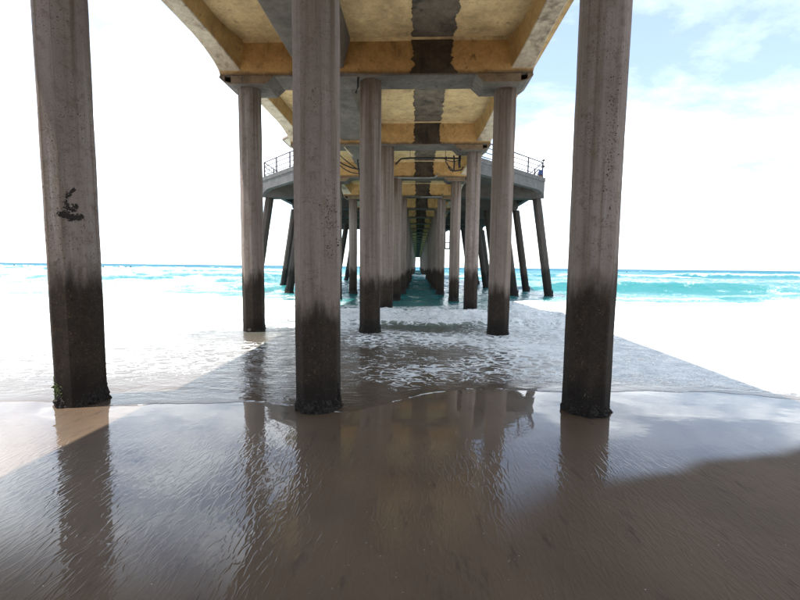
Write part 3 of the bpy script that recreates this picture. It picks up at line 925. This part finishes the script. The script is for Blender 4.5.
# --- widened viewing platform with raked piles
PW = 9.55
pts_r = [(4.32, 22.35), (PW, 27.55), (PW, 53.0), (4.32, 58.2)]
for s in (-1, 1):
    bm = bmesh.new()
    prism(bm, [(s * (u - 0.03), v) for u, v in pts_r], 'z', ZS - 0.12, ZT - 0.06)
    fixn(bm)
    part('platform_slab', bm, 'under', (cx, 0, 0))
    for (a, b, h0, h1) in ((pts_r[0], pts_r[1], 0, 1), (pts_r[1], pts_r[2], 1, 1), (pts_r[2], pts_r[3], 1, 0)):
        A, B = Vector((*a, 0)), Vector((*b, 0))
        L = (B - A).length
        d = (B - A).normalized()
        nrm = Vector((d.y, -d.x, 0))
        ta = math.tan(math.radians(22.5)) if h0 else 0.0
        tb = math.tan(math.radians(22.5)) if h1 else 0.0
        bm = bmesh.new()
        n = 36
        rows = []
        for i in range(n + 1):
            f = i / n
            q = f * L
            e = 0.0
            if h1: e = max(e, 1 - (L - q) / 1.1)
            if h0: e = max(e, 1 - q / 1.1)
            e = max(0, e); e = 1 - math.sqrt(max(0, 1 - e * e)) if e < 1 else 1
            zb = 6.95 - 0.48 * e
            c = A + d * q
            prof = [(0.0, ZT - 0.26), (0.0, zb), (-0.34, zb), (-0.34, ZT - 0.02), (0.035, ZT - 0.02), (0.035, ZT - 0.27), (0.0, ZT - 0.29)]
            rows.append([bm.verts.new((s * (c + nrm * u + d * u * (tb * f - ta * (1 - f))).x, (c + nrm * u + d * u * (tb * f - ta * (1 - f))).y, z)) for u, z in prof])
        m_ = len(rows[0])
        for i in range(n):
            for k in range(m_):
                bm.faces.new((rows[i][k], rows[i][(k + 1) % m_], rows[i + 1][(k + 1) % m_], rows[i + 1][k]))
        bm.faces.new(rows[0]); bm.faces.new(rows[-1][::-1])
        fixn(bm)
        part('fascia_panel', bm, 'fascia', (cx, 0, 0))
    # railing: one part per side with posts and rails
    rail = empty('railing', (0, 0, 0), pier)
    rail.location = Vector((cx, 0, 0)) - P0
    inset = 0.16
    poly = [Vector((s * (u - inset), v + (0.05 if i < 2 else -0.05), 0)) for i, (u, v) in enumerate(pts_r)]
    poly[0] = Vector((s * 4.25, 22.6, 0))
    for i in range(2):
        A, B = poly[i], poly[i + 1]
        L = (B - A).length
        d = (B - A) / L
        for zr, r in ((1.0, 0.036), (0.72, 0.025), (0.44, 0.025), (0.16, 0.025)):
            bm = bmesh.new()
            tube(bm, [A + Vector((0, 0, ZT + zr)), B + Vector((0, 0, ZT + zr))], r, 6)
            obj('rail', bm, 'rail', rail)
        npost = max(2, round(L / 1.85))
        for q in range(npost + (1 if i == 1 else 0)):
            c = A + d * (L * q / npost)
            bm = bmesh.new()
            box(bm, -0.04, 0.04, -0.04, 0.04, ZT - 0.05, ZT + 1.03, 0.006)
            obj('post', bm, 'rail', rail, loc=c)
    B = poly[1]; d = (poly[0] - poly[1]).normalized()
    bm = bmesh.new()
    tube(bm, [B + Vector((0, 0, ZT + 0.85)), B + d * 1.15 + Vector((0, 0, ZT + 0.05))], 0.02, 6)
    obj('brace', bm, 'rail', rail)
# platform cross beams and raked piles
def pcap_mesh(sgn):
    bm = bmesh.new()
    a, b = 3.95, PW - 0.30
    poly = [(a, ZS - 0.1), (a, ZB - 0.03), (b - 0.55, ZB - 0.10), (b - 0.16, ZB - 0.10), (b - 0.05, ZB + 0.02), (b, ZB + 0.35), (b + 0.05, ZS - 0.1)]
    prism(bm, [(sgn * u, w) for u, w in poly], 'y', -0.42, 0.42)
    fixn(bm)
    me = bpy.data.meshes.new('platform_beam'); bm.to_mesh(me); bm.free(); me.materials.append(M['under'])
    return me
pc = {1: pcap_mesh(1), -1: pcap_mesh(-1)}
def raked(sgn):
    me = pile_mesh(6.55, 14, 70 + sgn, lean=sgn * 1.05, rad=0.265)
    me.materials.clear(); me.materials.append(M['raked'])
    return me
rk = {1: raked(1), -1: raked(-1)}
crk = crust_mesh(33, -0.7, 0.5, 40, 10, 0.06, 0.305)
for k in range(4, 9):
    for s in (-1, 1):
        part('platform_beam', pc[s], None, (cx, ROW(k), 0))
        for xb in (10.2, 7.85):
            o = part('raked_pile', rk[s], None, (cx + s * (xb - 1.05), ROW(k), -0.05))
            c = obj('mussel_crust', crk, None, o)
            c.location = (s * 1.05, 0, 0)
# --- small service landing hung beside the pier farther out
bm = bmesh.new()
box(bm, 4.2, 5.0, 61.4, 62.6, 4.6, 4.75)
for (xx, yy) in ((4.25, 61.45), (4.95, 61.45), (4.25, 62.55), (4.95, 62.55)):
    box(bm, xx - 0.04, xx + 0.04, yy - 0.04, yy + 0.04, 4.7, 7.5)
box(bm, 4.2, 5.0, 61.4, 62.6, 5.55, 5.62)
for q in (-0.2, 0.2):
    box(bm, 4.95, 5.02, 62 + q - 0.03, 62 + q + 0.03, -0.5, 5.6)
for q in range(16):
    box(bm, 4.965, 5.005, 61.82, 62.18, 0.1 + q * 0.3, 0.13 + q * 0.3)
bm2 = bm
part('service_landing', bm2, 'pipe_dark', (0, 0, 0))
pipe('pipe_hanger', [(3.0, 62, 7.3), (4.6, 62, 7.3)], 0.08, 'pipe_dark')

# ------------------------------------------------------------------ kiosk on the platform
kx, ky = -7.45, 30.2
kio = empty('kiosk', (kx, ky, ZT - 0.06))
tag(kio, 'small cream kiosk with flat overhanging roof on the left viewing platform', 'kiosk')
def octo(r, z0, z1, r1=None):
    bm = bmesh.new()
    r1 = r1 or r
    A = [bm.verts.new((math.cos(a) * r, math.sin(a) * r, z0)) for a in (math.radians(22.5 + 45 * i) for i in range(8))]
    B = [bm.verts.new((math.cos(a) * r1, math.sin(a) * r1, z1)) for a in (math.radians(22.5 + 45 * i) for i in range(8))]
    bm.faces.new(A[::-1]); bm.faces.new(B)
    for i in range(8):
        bm.faces.new((A[i], A[(i + 1) % 8], B[(i + 1) % 8], B[i]))
    return bm
obj('wall', octo(1.55, 0, 2.3), 'cream', kio)
obj('flared_soffit', octo(1.57, 2.302, 3.05, 2.45), 'cream', kio)
rf = obj('roof', octo(2.56, 3.052, 3.18), 'kroof', kio)
for i in (4, 5, 6):
    a = math.radians(45 * i)
    w = empty('window', (math.cos(a) * 1.45, math.sin(a) * 1.45, 1.2), kio)
    w.rotation_euler = (0, 0, a + math.pi / 2)
    bm = bmesh.new()
    box(bm, -0.42, -0.36, -0.03, 0.02, -0.5, 0.5); box(bm, 0.36, 0.42, -0.03, 0.02, -0.5, 0.5)
    box(bm, -0.359, 0.359, -0.03, 0.02, 0.44, 0.5); box(bm, -0.359, 0.359, -0.03, 0.02, -0.5, -0.44)
    obj('frame', bm, 'kroof', w)
    bm = bmesh.new()
    box(bm, -0.36, 0.36, -0.015, 0.01, -0.44, 0.44)
    obj('pane', bm, 'glass', w)

# ------------------------------------------------------------------ blue box at the platform corner
bx = empty('equipment_box', (8.06, 27.45, ZT - 0.02))
tag(bx, 'small blue box on an orange foot at the right platform corner', 'box')
bm = bmesh.new(); box(bm, -0.08, 0.08, -0.08, 0.08, 0, 0.155, 0.02); obj('foot', bm, 'orange', bx)
bm = bmesh.new(); box(bm, -0.13, 0.13, -0.12, 0.12, 0.152, 0.42, 0.03); box(bm, -0.08, 0.17, -0.10, 0.10, 0.41, 0.50, 0.02); obj('housing', bm, 'blue', bx)
mp = empty('marker_post', (8.30, 27.62, ZT - 0.05))
tag(mp, 'slim post carrying two dark knobs at the right platform corner', 'post')
bm = bmesh.new(); tube(bm, [(0, 0, 0), (0, 0, 1.25)], 0.018, 8); obj('shaft', bm, 'rail', mp)
for zz in (0.80, 1.20):
    bm = bmesh.new()
    bmesh.ops.create_uvsphere(bm, u_segments=12, v_segments=8, radius=0.10)
    for v in bm.verts:
        v.co = Vector((v.co.x * 1.1, v.co.y, v.co.z * 0.75 + zz))
    obj('knob', bm, 'neoprene', mp, smooth=True)

# ------------------------------------------------------------------ surfers waiting beyond the breakers
def surfer_mesh():
    J = [(0, 0, 0.10), (0, 0.02, 0.28), (0, 0.03, 0.48), (0, 0.03, 0.60), (0, 0.0, 0.70), (0, -0.01, 0.80),
         (0.18, 0.03, 0.54), (0.24, -0.06, 0.34), (0.16, -0.22, 0.22), (-0.18, 0.03, 0.54), (-0.24, -0.06, 0.34), (-0.16, -0.22, 0.22),
         (0.16, -0.06, 0.08), (0.30, -0.34, 0.06), (0.34, -0.34, -0.30), (-0.16, -0.06, 0.08), (-0.30, -0.34, 0.06), (-0.34, -0.34, -0.30)]
    E_ = [(0, 1), (1, 2), (2, 3), (3, 4), (4, 5), (2, 6), (6, 7), (7, 8), (2, 9), (9, 10), (10, 11), (0, 12), (12, 13), (13, 14), (0, 15), (15, 16), (16, 17)]
    Rr = [0.14, 0.13, 0.15, 0.06, 0.10, 0.09, 0.065, 0.05, 0.04, 0.065, 0.05, 0.04, 0.09, 0.065, 0.05, 0.09, 0.065, 0.05]
    me = bpy.data.meshes.new('tmp')
    me.from_pydata(J, E_, [])
    o = bpy.data.objects.new('tmp', me)
    COL.objects.link(o)
    mod = o.modifiers.new('s', 'SKIN')
    for i, v in enumerate(me.skin_vertices[0].data):
        v.radius = (Rr[i], Rr[i])
        v.use_root = i == 0
    o.modifiers.new('u', 'SUBSURF').levels = 1
    dg = bpy.context.evaluated_depsgraph_get()
    m = bpy.data.meshes.new_from_object(o.evaluated_get(dg))
    bpy.data.objects.remove(o)
    m.name = 'person'
    m.materials.clear()
    m.materials.append(M['neoprene'])
    m.polygons.foreach_set('use_smooth', [True] * len(m.polygons))
    return m
def board_mesh():
    bm = bmesh.new()
    n = 18
    rings = []
    for i in range(n + 1):
        f = i / n
        y = -1.25 + 2.3 * f
        w = 0.29 * max(0.02, math.sin(math.pi * min(0.985, max(0.03, f))) ** 0.55)
        zc = 0.12 * max(0, 1 - f * 3) ** 2
        rings.append([bm.verts.new((w * math.cos(a), y, zc + 0.035 * math.sin(a))) for a in (2 * math.pi * q / 10 for q in range(10))])
    for i in range(n):
        for q in range(10):
            bm.faces.new((rings[i][q], rings[i][(q + 1) % 10], rings[i + 1][(q + 1) % 10], rings[i + 1][q]))
    bm.faces.new(rings[0][::-1]); bm.faces.new(rings[-1])
    me = bpy.data.meshes.new('surfboard'); bm.to_mesh(me); bm.free(); me.materials.append(M['board'])
    return me
sm, bme = surfer_mesh(), board_mesh()
def sea_h(x, y):
    d = (X - x) ** 2 + (Y - y) ** 2
    return float(Z.ravel()[np.argmin(d)])
spots = [(-160, 153, 'leftmost surfer near the horizon, left of the scarred front pile'),
         (-131, 128, 'second surfer from the left edge, left of the scarred front pile'),
         (-138, 171, 'surfer just right of the scarred pile, first of the row of four'),
         (-124, 162, 'second surfer of the row of four right of the scarred pile'),
         (-121, 162, 'third surfer of the row of four right of the scarred pile'),
         (-116, 158, 'last surfer of the row of four right of the scarred pile'),
         (-152, 250, 'left one of the surfer pair near the horizon between two left piles'),
         (-150, 254, 'right one of the surfer pair near the horizon between two left piles'),
         (92, 180, 'lone surfer on the horizon right of the right front pile')]
for i, (x, y, lab) in enumerate(spots):
    h = max(sea_h(x, y), 0.0) + 0.12
    p = obj('person', sm, None, None, (x, y, h))
    p.rotation_euler.z = random.uniform(-0.8, 0.8) + math.pi
    tag(p, lab + '', 'person', 'surfers waiting in the water')
    b = obj('surfboard', bme, None, None, (x, y, h - 0.0))
    b.rotation_euler.z = p.rotation_euler.z
    tag(b, 'surfboard under ' + lab, 'surfboard', 'surfboards in the water')
